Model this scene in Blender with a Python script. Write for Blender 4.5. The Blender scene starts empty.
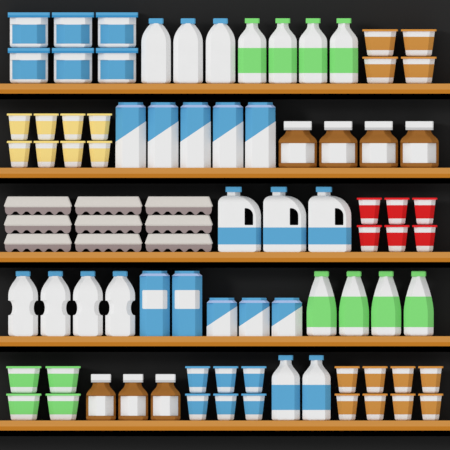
import bpy, bmesh, math

# ---------------------------------------------------------------- scale: one picture unit is 4 mm
K = 0.004
C = bpy.context.scene.collection
T40 = math.tan(math.radians(45))       # slope of the corner facets
SHELF_TOPS = [83.6, 167.8, 252.0, 336.2, 420.5]
SHELF_DEPTH = 40.0
FRONT = 1.2          # set-back of the goods from the shelf edge


def X(px): return (px - 225.0) * K
def Z(py): return (225.0 - py) * K


def lin(h):
    v = []
    for i in (0, 2, 4):
        c = int(h[i:i + 2], 16) / 255.0
        v.append(c / 12.92 if c <= 0.04045 else ((c + 0.055) / 1.055) ** 2.4)
    return v


def mat(name, h, rough=0.75, spec=0.08, noise=0.0, scale=(30, 30, 30), gain=1.0):
    m = bpy.data.materials.new(name)
    m.use_nodes = True
    nt = m.node_tree
    b = nt.nodes['Principled BSDF']
    c = [min(1, v * gain) for v in lin(h)]
    b.inputs['Base Color'].default_value = (*c, 1)
    b.inputs['Roughness'].default_value = rough
    b.inputs['Specular IOR Level'].default_value = spec
    if noise:
        tc = nt.nodes.new('ShaderNodeTexCoord')
        mp = nt.nodes.new('ShaderNodeMapping')
        mp.inputs['Scale'].default_value = scale
        nz = nt.nodes.new('ShaderNodeTexNoise')
        nz.inputs['Scale'].default_value = 1.0
        nz.inputs['Detail'].default_value = 3.0
        rp = nt.nodes.new('ShaderNodeValToRGB')
        rp.color_ramp.elements[0].position = 0.3
        rp.color_ramp.elements[1].position = 0.7
        rp.color_ramp.elements[0].color = (*[v * (1 - noise) for v in c], 1)
        rp.color_ramp.elements[1].color = (*[min(1, v * (1 + noise)) for v in c], 1)
        nt.links.new(tc.outputs['Object'], mp.inputs['Vector'])
        nt.links.new(mp.outputs['Vector'], nz.inputs['Vector'])
        nt.links.new(nz.outputs['Fac'], rp.inputs['Fac'])
        nt.links.new(rp.outputs['Color'], b.inputs['Base Color'])
    return m


M = {
    'white': mat('white_plastic', 'e6e6e6', noise=0.008, scale=(20, 20, 20)),
    'milk': mat('milk_white_plastic', 'e6e6e6', noise=0.008, scale=(20, 20, 20)),
    'paper': mat('white_paper', 'e6e6e6', rough=0.9),
    'ring_grey': mat('pale_grey_plastic', 'c4c4c4'),
    'blue': mat('blue_print', '5aa3cd'),
    'blue_cap': mat('blue_plastic', '5aa5d1'),
    'deep_blue': mat('deep_blue_plastic', '3a8fc3'),
    'fold': mat('periwinkle_card', 'a8bfe6'),
    'green': mat('green_print', '7fd777'),
    'green_cap': mat('green_plastic', '7fda76'),
    'orange': mat('caramel_print', 'c88c42'),
    'orange_lid': mat('caramel_foil', 'cf8d3f'),
    'yellow': mat('yellow_print', 'f0d684'),
    'yellow_lid': mat('yellow_foil', 'f6dc83'),
    'red': mat('red_print', 'd41e20'),
    'red_lid': mat('red_foil', 'e02024'),
    'amber': mat('amber_glaze', '9b652b', rough=0.6),
    'egg_lid': mat('pale_moulded_pulp', 'd4cfc9', rough=0.95, noise=0.015, scale=(120, 120, 120)),
    'egg_base': mat('mauve_moulded_pulp', '998a89', rough=0.95, noise=0.015, scale=(120, 120, 120)),
    'wood': mat('light_oiled_wood', 'c98d46', rough=0.8, noise=0.02, scale=(3, 40, 90)),
    'wood_dark': mat('darker_wood', 'bc7722', rough=0.8, noise=0.02, scale=(3, 40, 90)),
    'black': mat('shelf_shadow_black', '000000', rough=0.9, spec=0.0),  # colour of the painted shadow below each shelf
    'wall': mat('charcoal_wall_paint', '1b1b1b', rough=0.95, spec=0.0, gain=2.35),
}

# ---------------------------------------------------------------- helpers


def link(name, me, parent=None):
    o = bpy.data.objects.new(name, me)
    C.objects.link(o)
    if parent:
        o.parent = parent
    return o


def finish(bm, name, m, parent=None):
    for v in bm.verts:
        v.co *= K
    bmesh.ops.remove_doubles(bm, verts=bm.verts, dist=1e-6)
    bmesh.ops.recalc_face_normals(bm, faces=bm.faces)
    me = bpy.data.meshes.new(name)
    bm.to_mesh(me)
    bm.free()
    me.materials.append(m)
    return link(name, me, parent)


def ring(xl, xr, bl, br, d):
    """Chamfered cross-section: broad flat front, a slanted facet at each corner."""
    bl = min(bl, (d - 0.15) / T40)
    br = min(br, (d - 0.15) / T40)
    return [(xl + bl, -d), (xr - br, -d), (xr, -(d - br * T40)), (xr, d - br * T40),
            (xr - br, d), (xl + bl, d), (xl, d - bl * T40), (xl, -(d - bl * T40))]


def loft(levels, topz=None):
    """levels: (z, xl, xr, bl, br, d). topz(x): sloping cut of the last ring."""
    bm = bmesh.new()
    rings = []
    for i, (z, xl, xr, bl, br, d) in enumerate(levels):
        last = i == len(levels) - 1
        rings.append([bm.verts.new((x, y, topz(x) if (last and topz) else z))
                      for x, y in ring(xl, xr, bl, br, d)])
    for a, b in zip(rings, rings[1:]):
        for i in range(8):
            j = (i + 1) % 8
            bm.faces.new((a[i], a[j], b[j], b[i]))
    bm.faces.new(rings[0][::-1])
    bm.faces.new(rings[-1])
    return bm


def interp(tab, z):
    if z <= tab[0][0]:
        return tab[0][1]
    for (a, va), (b, vb) in zip(tab, tab[1:]):
        if z <= b:
            return va + (vb - va) * (z - a) / (b - a) if b > a else vb
    return tab[-1][1]


class Shape:
    """A symmetric bottle/cup body described by half width over height."""
    def __init__(self, prof, band, depth, power=1.0, zone=None, zone_band=0, const_band=0.7, solid=0):
        self.solid = solid      # below this height the front stays one flat plane
        self.prof, self.band, self.depth, self.power = prof, band, depth, power
        self.H = max(p[1] for p in prof)
        self.zone, self.zb, self.cb = zone, zone_band, const_band

    def level(self, z, off=0.0, hw=None, band=None):
        hw = interp(self.prof, z) if hw is None else hw
        b = band if band is not None else self.band * (self.cb + (1 - self.cb) * hw / self.H)
        if band is None and self.zone and self.zone[0] <= z <= self.zone[1]:
            b = self.zb
        d = self.depth * ((self.H if z < self.solid else hw) / self.H) ** self.power
        b = min(b, hw * 0.85)
        hw -= 0.2
        return (z, -hw - off, hw + off, b, b, d + off)

    def body(self):
        zs = [(z, hw) for z, hw in self.prof]
        if self.zone:
            for z in (self.zone[0] - 0.25, self.zone[0], self.zone[1], self.zone[1] + 0.25):
                zs.append((z, interp(self.prof, z)))
            zs.sort()
        return loft([self.level(z, hw=hw) for z, hw in zs])

    def sleeve(self, z0, z1, off=0.12):
        zs = sorted({z0, z1} | {z for z, _ in self.prof if z0 < z < z1})
        return loft([self.level(z, off) for z in zs])

    def patch(self, z0, z1, L, off=0.12, corner=0.0):
        _, xl, xr, bl, br, d = self.level((z0 + z1) / 2)
        r = ring(xl, xr, bl, br, d)

        def yat(x, o):
            ax = abs(x)
            f = xr - br
            y = -d if ax <= f else -d + (ax - f) * T40
            return y - o
        f = xr - br
        bm = bmesh.new()
        rows = []
        lv = [(z0, L - corner), (z0 + corner * .35, L - corner * .35), (z0 + corner, L),
              (z1 - corner, L), (z1 - corner * .35, L - corner * .35), (z1, L - corner)] if corner else [(z0, L), (z1, L)]
        for z, l in lv:
            xs = [-l, -min(f, l), min(f, l), l]
            rows.append(([bm.verts.new((x, yat(x, off), z)) for x in xs],
                         [bm.verts.new((x, yat(x, -0.05), z)) for x in xs]))
        for (o0, i0), (o1, i1) in zip(rows, rows[1:]):
            for k in range(3):
                bm.faces.new((o0[k], o0[k + 1], o1[k + 1], o1[k]))
                bm.faces.new((i0[k + 1], i0[k], i1[k], i1[k + 1]))
            bm.faces.new((i0[0], o0[0], o1[0], i1[0]))
            bm.faces.new((o0[3], i0[3], i1[3], o1[3]))
        for o, i in (rows[0], rows[-1]):
            for k in range(3):
                bm.faces.new((o[k], i[k], i[k + 1], o[k + 1]))
        return bm


def cap_bm(z0, z1, hw, d, b=1.2, r=0.5):
    hw, d = hw - 0.25, d - 0.25
    L = [(z0, hw - r * .3), (z0 + r * .5, hw), (z1 - r, hw), (z1 - r * .3, hw - r * .4), (z1, hw - r)]
    return loft([(z, -h, h, b, b, d - (hw - h)) for z, h in L])


def root(name):
    return link(name, None)


def copy_tree(o):
    r = o.copy()
    C.objects.link(r)
    for ch in list(o.children):
        c = ch.copy()
        C.objects.link(c)
        c.parent = r
        for g in list(ch.children):
            e = g.copy()
            C.objects.link(e)
            e.parent = c
    return r


ORD = ['first', 'second', 'third', 'fourth', 'fifth', 'sixth']
CARD = {2: 'two', 3: 'three', 4: 'four', 5: 'five'}


def where(i, n):
    if n == 2:
        return ('left one of the pair', 'right one of the pair')[i]
    if i == 0:
        return 'leftmost of the %s' % CARD[n]
    if i == n - 1:
        return 'rightmost of the %s' % CARD[n]
    if n == 3:
        return 'middle one of the three'
    return '%s from left of the %s' % (ORD[i], CARD[n])


def column(i, n):
    if n == 2:
        return ('left stack', 'right stack')[i]
    if i == 0:
        return 'leftmost stack'
    if i == n - 1:
        return 'rightmost stack'
    if n == 3:
        return 'middle stack'
    return '%s stack from left' % ORD[i]


def place(proto, depth, shelf, xs, cat, group, text, heights=(0.0,), tiers=None):
    """First placement uses the prototype itself, the rest are copies."""
    first = True
    n = len(xs)
    for k, h in enumerate(heights):
        for i, x in enumerate(xs):
            o = proto if first else copy_tree(proto)
            first = False
            o.location = (X(x), -(SHELF_DEPTH - FRONT - depth) * K, Z(SHELF_TOPS[shelf] - h))
            if tiers:
                o['label'] = '%s, %s of the %s' % (text, tiers[k], column(i, n))
            else:
                o['label'] = '%s, %s' % (text, where(i, n))
            o['category'] = cat
            o['group'] = group


# ---------------------------------------------------------------- setting
def box(name, x0, x1, y0, y1, z0, z1, m, parent=None):
    bm = bmesh.new()
    v = [bm.verts.new((x, y, z)) for x in (x0, x1) for y in (y0, y1) for z in (z0, z1)]
    for f in ((0, 1, 3, 2), (4, 6, 7, 5), (0, 4, 5, 1), (2, 3, 7, 6), (0, 2, 6, 4), (1, 5, 7, 3)):
        bm.faces.new([v[i] for i in f])
    return finish(bm, name, m, parent)


wall = box('wall_back', -360, 360, 0, 10, -330, 330, M['wall'])
wall['kind'] = 'structure'

shelf_words = [
    'long light wooden shelf carrying blue-lidded tubs and plain white bottles, topmost shelf',
    'long light wooden shelf carrying yellow cups and large amber jars, second from top',
    'long light wooden shelf carrying egg cartons and white jugs, middle of the five',
    'long light wooden shelf carrying waisted white bottles and milk cartons, fourth from top',
    'long light wooden shelf carrying green cups and small amber jars, lowest shelf',
]


def build_shelf():
    r = root('shelf')
    w = 262
    # board: rounded front nose, run along x
    bm = bmesh.new()
    prof = [(0, 0), (-SHELF_DEPTH + .3, 0), (-SHELF_DEPTH, -.3), (-SHELF_DEPTH, -5.9), (0, -5.9)]
    for x in (-w, w):
        for y, z in prof:
            bm.verts.new((x, y, z))
    bm.verts.ensure_lookup_table()
    n = len(prof)
    for i in range(n):
        j = (i + 1) % n
        bm.faces.new((bm.verts[i], bm.verts[j], bm.verts[n + j], bm.verts[n + i]))
    bm.faces.new([bm.verts[i] for i in range(n)])
    bm.faces.new([bm.verts[n + i] for i in range(n)][::-1])
    finish(bm, 'board', M['wood'], r)
    o = box('edge_strip', -w, w, -SHELF_DEPTH, 0, -10.0, -5.9, M['wood_dark'], r)  # lower band of the shelf front, a darker brown than the board
    o['label'] = 'darker brown wooden strip under the board'
    o = box('shadow_strip', -w, w, -SHELF_DEPTH + 1.5, 0, -15.7, -10.0, M['black'], r)  # solid black strip standing in for the shelf's shadow on the wall
    o['label'] = 'painted black shadow strip under the shelf'
    return r


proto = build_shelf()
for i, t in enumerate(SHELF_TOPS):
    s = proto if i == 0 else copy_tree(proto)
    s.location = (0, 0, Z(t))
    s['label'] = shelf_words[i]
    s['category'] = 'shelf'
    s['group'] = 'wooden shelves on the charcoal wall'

# ---------------------------------------------------------------- blue-lidded tubs (shelf 1)
r = root('food_tub')
tub = Shape([(0, 15.6), (.25, 16.7), (.8, 17.8), (1.7, 18.7), (3.2, 19.2), (30.8, 19.2)], 7.0, 17,
            zone=(4.2, 23.6), zone_band=11.0)
finish(tub.body(), 'body', M['white'], r)
lid = finish(cap_bm(32.7, 35.6, 21.3, 18.6, 1.2, .3), 'lid', M['blue_cap'], r)
o = finish(cap_bm(30.6, 32.7, 21.3, 18.6, 1.2, .2), 'lower_rim', M['deep_blue'], lid)  # lower half of the lid, in a deeper blue
o['label'] = 'deeper blue lower rim of the lid'
finish(tub.patch(4.4, 23.4, 16.65), 'label', M['blue'], r)
place(r, 18.6, 0, [28.9, 73.0, 117.0], 'tub', 'blue-lidded tubs on the top shelf',
      'white food tub with blue lid and blue label', (0, 35.6), ('lower tub', 'upper tub'))

# ---------------------------------------------------------------- plain white bottles (shelf 1)
r = root('milk_bottle')
bul = [(0, 12.0), (.3, 13.1), (1.0, 14.1), (1.9, 14.7), (3, 14.95), (40.5, 14.9), (43, 14.8), (45.5, 14.4), (48, 13.7),
       (50.5, 12.7), (53, 11.3), (55.5, 9.6), (57.5, 8.0), (59, 6.7), (60.3, 6.1)]
s = Shape(bul, 4.8, 14.0, 0.7, const_band=.7)
finish(s.body(), 'body', M['milk'], r)
finish(cap_bm(59.9, 65.3, 7.6, 7.6, 1.2, .8), 'cap', M['blue_cap'], r)
place(r, 14, 0, [156.1, 188.1, 220.5], 'bottle', 'plain white bottles on the top shelf',
      'plain white round-shouldered bottle with blue cap, no label')

# ---------------------------------------------------------------- necked bottles, green band / blue band
neck = [(0, 12.0), (.3, 12.9), (.9, 13.7), (1.8, 14.2), (42, 14.2), (43.8, 14.0), (45.5, 13.5), (48, 12.1), (51, 9.7),
        (53.5, 7.7), (55.5, 6.4), (57.2, 5.9), (60.7, 5.75)]


def necked(colour, cap_colour):
    r = root('milk_bottle')
    s = Shape(neck, 5.4, 13.5, 0.7, const_band=.8)
    finish(s.body(), 'body', M['milk'], r)
    finish(s.sleeve(10.6, 35.6), 'label', M[colour], r)
    finish(cap_bm(60.4, 65.3, 7.55, 7.55, 1.2, .3), 'cap', M[cap_colour], r)
    return r


place(necked('green', 'green_cap'), 13.5, 0, [252.2, 282.8, 313.1, 343.9], 'bottle',
      'necked green-label bottles on the top shelf',
      'white narrow-necked bottle with green cap and green band')
place(necked('blue', 'blue_cap'), 13.5, 4, [285.8, 316.5], 'bottle', 'blue-label bottles on the lowest shelf',
      'white narrow-necked bottle with blue cap and blue band')


# ---------------------------------------------------------------- cups
def cup(colour, lidc, top, bot, rim, band, depth):
    r = root('yogurt_cup')
    q = (top - bot) / 24.6
    s = Shape([(0, bot - 1.8), (.3, bot - .9), (1.0, bot - .2), (1.8, bot + .15)] + [(24.9, top)], band, depth, 1.0,
              const_band=.6)
    finish(s.body(), 'body', M['white'], r)
    finish(s.sleeve(6.1, 19.4), 'label', M[colour], r)
    finish(cap_bm(24.9, 26.9, rim, depth + (rim - top), 1.0, .35), 'lid', M[lidc], r)
    return r


TW = ('lower cup', 'upper cup')
place(cup('orange', 'orange_lid', 16.3, 12.9, 18.0, 5.0, 15), 17, 0, [380.2, 418.8], 'cup',
      'wide caramel cups on the top shelf', 'wide white cup with caramel band and lid', (0, 27.4), TW)
place(cup('green', 'green_cap', 16.3, 12.9, 17.8, 5.0, 15), 17, 4, [23.8, 63.1], 'cup',
      'green cups on the lowest shelf', 'wide white cup with green band and lid', (0, 27.4), TW)
SM = (11.05, 8.1, 12.75, 4.3, 11)
place(cup('yellow', 'yellow_lid', *SM), 13, 1, [19.4, 46.2, 72.9, 99.6], 'cup',
      'yellow cups on the second shelf', 'small white cup with yellow band and lid', (0, 27.4), TW)
place(cup('red', 'red_lid', *SM), 13, 2, [369.4, 397.0, 424.8], 'cup',
      'red cups on the middle shelf', 'small white cup with red band and lid', (0, 27.4), TW)
place(cup('blue', 'blue_cap', *SM), 13, 4, [197.7, 225.8, 253.9], 'cup',
      'blue cups on the lowest shelf', 'small white cup with blue band and lid', (0, 27.4), TW)
place(cup('orange', 'orange_lid', *SM), 13, 4, [347.2, 375.1, 403.0, 430.8], 'cup',
      'small caramel cups on the lowest shelf', 'small white cup with caramel band and lid', (0, 27.4), TW)


# ---------------------------------------------------------------- cartons
def carton(h, kind, dl=0, dr=0):
    r = root('milk_carton')
    H = 15.15
    s = Shape([(0, H), (h, H)], 7.0, 15, 0, const_band=1)
    finish(s.body(), 'body', M['blue'], r)
    # sloping gable fold, then the upright fin
    sh = loft([(h, -H, H, 3, 3, 15), (h + .3, -H + .1, H - .1, 3, 3, 14.8), (h + 2.5, -12.6, 12.6, 3, 3, 13.6)])
    o = finish(sh, 'gable_fold', M['fold'], r)
    o['label'] = 'pale periwinkle fold below the top'
    finish(loft([(h + 2.3, -12.4, 12.4, 5.8, 5.8, 13.4), (h + 5.1, -12.2, 12.2, 5.6, 5.6, 13.2)]), 'top_fin', M['blue_cap'], r)
    if kind == 'diagonal':
        o_ = 0.12

        def topz(x): return dl + (dr - dl) * (x + H) / (2 * H)
        lv = (0, -H - o_, H + o_, 7, 7, 15 + o_)
        o = finish(loft([(0.0,) + lv[1:], (1.0,) + lv[1:]], topz), 'label', M['paper'], r)
        o['label'] = 'white slanted lower panel'
    else:
        o = finish(s.patch(27.3, 46.1, 12.5, corner=1.0), 'label', M['paper'], r)
        o['label'] = 'blank white label with rounded corners'
    return r


place(carton(60.4, 'diagonal', 26.0, 46.5), 15, 1, [130.7, 163.1, 195.5, 228.0, 260.4], 'carton',
      'tall diagonal cartons on the second shelf', 'tall milk carton, blue above white with diagonal split')
place(carton(60.2, 'label'), 15, 3, [154.8, 187.2], 'carton', 'tall blue cartons on the fourth shelf',
      'tall all-blue milk carton with blank white label')
place(carton(33.3, 'diagonal', 9.9, 30.0), 15, 3, [221.9, 254.3, 286.9], 'carton',
      'short cartons on the fourth shelf', 'short milk carton, blue above white with diagonal split')


# ---------------------------------------------------------------- amber jars
def jar(prof, band, depth, zone, zb, lz, L, cap, cd, name_cap='cap'):
    r = root('glass_jar')
    s = Shape(prof, band, depth, 0.7, zone=zone, zone_band=zb, const_band=.9)
    finish(s.body(), 'body', M['amber'], r)
    finish(s.patch(lz[0], lz[1], L), 'label', M['paper'], r)
    z0, z1, hw = cap
    zr = z0 + (z1 - z0) * .27
    c = finish(cap_bm(zr, z1, hw, cd, 1.0, .5), 'cap', M['white'], r)
    o = finish(cap_bm(z0, zr, hw - .05, cd - .05, 1.0, .2), 'seal_ring', M['ring_grey'], c)
    o['label'] = 'greyer ring at the bottom of the cap'
    return r


big = [(0, 16.6), (.4, 17.8), (1.2, 18.8), (2.2, 19.2), (3, 19.3), (25.2, 19.4), (26.6, 19.2), (27.8, 18.8), (29.1, 18.0),
       (30.6, 16.6), (32.0, 14.9), (33.4, 13.4), (35, 12.4), (36.5, 11.9), (38, 11.7)]
place(jar(big, 6.8, 17.5, (4.6, 25.0), 11.2, (4.9, 24.6), 16.65, (37.8, 46.6, 14.2), 13.8), 17.5, 1,
      [297.8, 338.3, 378.8, 419.5], 'jar', 'large amber jars on the second shelf',
      'large amber-brown jar with white cap and blank label')
small = [(0, 13), (.4, 14), (1.1, 14.7), (2, 15), (24.8, 15), (26.2, 14.8), (27.5, 14.3), (28.8, 13.5), (30.2, 12.3),
         (31.8, 10.8), (33.2, 9.7), (34.8, 8.8), (36.5, 8.4), (38.3, 8.3)]
place(jar(small, 5.2, 13.5, (4.4, 24.8), 10.6, (4.8, 24.4), 12.5, (38.1, 46.4, 10.25), 10), 13.5, 4,
      [101.0, 133.2, 165.6], 'jar', 'small amber jars on the lowest shelf',
      'small amber-brown jar with white cap and blank label')


# ---------------------------------------------------------------- egg cartons
def scallop(u):
    """underside height at distance u (0..1) across one cell, 0 in the cell's middle"""
    v = abs(u)                      # 0 at foot centre, .5 at the notch
    return 3.3 * (0.5 - 0.5 * math.cos(min(1, max(0, (v - .03) / .42)) * math.pi))


def egg_carton():
    r = root('egg_carton')
    D = 15.5
    bm = bmesh.new()
    NX, NY = 132, 32
    pitch = 11.2
    top, bot = {}, {}
    for i in range(NX + 1):
        for j in range(NY + 1):
            x = -33 + 66 * i / NX
            y = -D + 2 * D * j / NY
            cx = (x / pitch + 3) - .5
            u = abs(cx - round(cx)) if abs(x) < 2.5 * pitch + .01 else min(.5, max(0, (2.5 * pitch - abs(x)) / pitch))
            cy = (y / (2 * D) + .5) * 3 - .5
            w = abs(cy - round(cy)) if abs(y) < D / 3 * 1.0 + 5.2 else 0
            zb = max(scallop(u), scallop(w))
            # rounded outer corners of the end cups
            e = max(0, abs(x) - 28.9) / 4.1
            zb = max(zb, 5.0 * (1 - math.sqrt(max(0, 1 - min(1, e) ** 2))))
            t = (7.6 - zb) / 7.6
            xs = x * (1 - .0 * t)
            bot[i, j] = bm.verts.new((xs, y * (1 - .05 * t), zb))
            top[i, j] = bm.verts.new((x, y, 8.0))
    for i in range(NX):
        for j in range(NY):
            bm.faces.new((bot[i, j], bot[i, j + 1], bot[i + 1, j + 1], bot[i + 1, j]))
            bm.faces.new((top[i, j], top[i + 1, j], top[i + 1, j + 1], top[i, j + 1]))
        bm.faces.new((bot[i, 0], bot[i + 1, 0], top[i + 1, 0], top[i, 0]))
        bm.faces.new((bot[i + 1, NY], bot[i, NY], top[i, NY], top[i + 1, NY]))
    for j in range(NY):
        bm.faces.new((bot[0, j + 1], bot[0, j], top[0, j], top[0, j + 1]))
        bm.faces.new((bot[NX, j], bot[NX, j + 1], top[NX, j + 1], top[NX, j]))
    o = finish(bm, 'tray', M['egg_base'], r)
    o['label'] = 'darker mauve-grey tray with scalloped cups'
    lid = loft([(7.5, -33.1, 33.1, 1.2, 1.2, D + .3), (8.9, -34, 34, 1.2, 1.2, D + 1.3), (17.6, -30.7, 30.7, 1.2, 1.2, D - 1.2),
                (18.3, -30.2, 30.2, 1.2, 1.2, D - 1.7)])
    o = finish(lid, 'lid', M['egg_lid'], r)
    return r


place(egg_carton(), 17, 2, [37.9, 108.4, 178.8], 'egg carton', 'egg cartons on the middle shelf',
      'grey pulp egg carton', (0, 18.6, 37.2), ('bottom carton', 'middle carton', 'top carton'))

# ---------------------------------------------------------------- waisted bottles (shelf 4)
r = root('milk_bottle')
pr = [(0, 12.2), (.3, 13.3), (1, 14.2), (1.9, 14.8), (3, 15.0), (20.9, 15.0)]
zc, rr = 28.3, 7.4
for k in range(0, 15):
    a = -math.pi / 2 + math.pi * k / 14
    pr.append((zc + rr * math.sin(a), 15.0 - (0.6 if 0 < k < 14 else 0) - 3.5 * math.cos(a)))
pr += [(41, 15.0), (43.5, 14.8), (46, 14.2), (48.5, 13.3), (51, 12.0), (53.5, 10.4), (56, 8.6), (58, 7.2), (60.2, 6.4)]
s = Shape(pr, 4.9, 14.0, 0.6, const_band=.75, solid=41.5)
finish(s.body(), 'body', M['milk'], r)
finish(cap_bm(59.9, 65.3, 7.6, 7.6, 1.2, .8), 'cap', M['blue_cap'], r)
place(r, 14, 3, [23.1, 55.5, 87.9, 120.2], 'bottle', 'waisted bottles on the fourth shelf',
      'plain white bottle with pinched waist and blue cap')

# ---------------------------------------------------------------- sloped green bottles (shelf 4)
r = root('milk_bottle')
s = Shape([(0, 12), (.4, 13.2), (1.2, 14.2), (2.2, 14.75), (3.4, 14.95), (22, 15.05), (25, 15.0), (29, 14.7), (33, 14.1), (37, 13.4),
           (40, 12.75), (45, 11.4), (50, 9.9), (55, 8.1), (60.2, 6.4)], 5.9, 14, 0.8, const_band=.95)
finish(s.body(), 'body', M['milk'], r)
finish(s.sleeve(9.1, 39.6), 'label', M['green'], r)
finish(cap_bm(59.8, 65.2, 7.6, 7.6, 1.2, .9), 'cap', M['green_cap'], r)
place(r, 14, 3, [321.6, 354.0, 386.2, 418.7], 'bottle', 'sloped green bottles on the fourth shelf',
      'white cone-shouldered bottle with green cap and wide green band')

# ---------------------------------------------------------------- handled jugs (shelf 3)
r = root('milk_jug')
# outline in the jug's own frame: body runs x -21.6 .. +21.6
lv = []
for z, cut in ((0, 2.4), (.3, 1.4), (.9, .6), (1.7, .15), (2.6, 0)):
    lv.append((z, -21.4 + cut, 21.4 - cut, 1.0, 5.0, 15))
lv.append((35.5, -21.4, 21.4, 1.0, 5.0, 15))
for k in range(1, 15):
    a = k / 14 * math.pi / 2
    z = 36.0 + 20.0 * math.sin(a)
    # right: long quarter ellipse towards the neck, left: small radius
    xr = 2.3 + 19.1 * math.cos(a)
    zl = z - 49.0
    xl = -21.4 if zl <= 0 else -21.4 + 7.2 * (1 - math.sqrt(max(0, 1 - (zl / 7.05) ** 2)))
    br = 5.0 + 1.6 * math.sin(a * 1.6)
    lv.append((z, xl, max(xr, 2.3), 1.0, br, 15 - 6.0 * (max(0, z - 48) / 8) ** 2.5))
lv += [(56.3, -12.4, 1.2, 1, 5, 8.0), (56.35, -12.3, .7, 1, 5, 7.0), (60.3, -12.3, .7, 1, 5.2, 7.0)]
body = finish(loft(lv), 'body', M['milk'], r)
# cut the grip opening behind the handle
cb = bmesh.new()
hx0, hx1, hz0, hz1, R_ = 5.1, 13.6, 26.9, 43.9, 7.4
out = [(hx0 + .6, hz0), (hx1 - .6, hz0), (hx1, hz0 + .6)]
for k in range(0, 9):
    a = k / 8 * math.pi / 2
    out.append((hx1 - R_ + R_ * math.cos(a), hz1 - R_ + R_ * math.sin(a)))
out += [(hx0 + .6, hz1), (hx0, hz1 - .6), (hx0, hz0 + .6)]
va = [cb.verts.new((x, -30, z)) for x, z in out]
vb = [cb.verts.new((x, 30, z)) for x, z in out]
cb.faces.new(va)
cb.faces.new(vb[::-1])
for i in range(len(out)):
    j = (i + 1) % len(out)
    cb.faces.new((va[j], va[i], vb[i], vb[j]))
cutter = finish(cb, 'cutter', M['milk'])
md = body.modifiers.new('grip', 'BOOLEAN')
md.operation = 'DIFFERENCE'
md.solver = 'EXACT'
md.object = cutter
bpy.context.view_layer.update()
dg = bpy.context.evaluated_depsgraph_get()
me = bpy.data.meshes.new_from_object(body.evaluated_get(dg))
body.modifiers.clear()
body.data = me
bpy.data.objects.remove(cutter)
me.name = 'body'
o = .12
finish(loft([(7.6, -21.4 - o, 21.4 + o, 1, 5, 15 + o), (24.5, -21.4 - o, 21.4 + o, 1, 5, 15 + o)]), 'label', M['blue'], r)
cp = cap_bm(60.0, 65.3, 8.3, 8.3, 1.2, .4)
for v in cp.verts:
    v.co.x += -5.8
finish(cp, 'cap', M['blue_cap'], r)
place(r, 15, 2, [239.5, 284.7, 329.8], 'jug', 'handled jugs on the middle shelf',
      'white milk jug with handle hole, blue cap and blue band')

# ---------------------------------------------------------------- light
SC = bpy.context.scene
w = bpy.data.worlds.new('shop_light')
SC.world = w
w.use_nodes = True
bg = w.node_tree.nodes['Background']
bg.inputs['Color'].default_value = (1, 1, 1, 1)
bg.inputs['Strength'].default_value = 0.79
sun = bpy.data.lights.new('shop_lamp', 'SUN')
sun.energy = 1.0
sun.angle = math.radians(12)
so = bpy.data.objects.new('shop_lamp', sun)
C.objects.link(so)
az, el = math.radians(45), math.radians(12)
from mathutils import Vector
dirv = Vector((math.sin(az) * math.cos(el), math.cos(az) * math.cos(el), -math.sin(el)))   # travel direction
so.rotation_euler = dirv.to_track_quat('-Z', 'Y').to_euler()
so.location = (-2, -2, 1.5)

# ---------------------------------------------------------------- camera
cam = bpy.data.cameras.new('camera')
cam.type = 'ORTHO'
cam.ortho_scale = 450 * K
co = bpy.data.objects.new('camera', cam)
C.objects.link(co)
co.location = (0, -3, 0)
co.rotation_euler = (math.pi / 2, 0, 0)
SC.camera = co
vs = SC.view_settings
vs.view_transform = 'Standard'
vs.look = 'None'
vs.exposure = 0
vs.gamma = 1
vs.use_curve_mapping = False
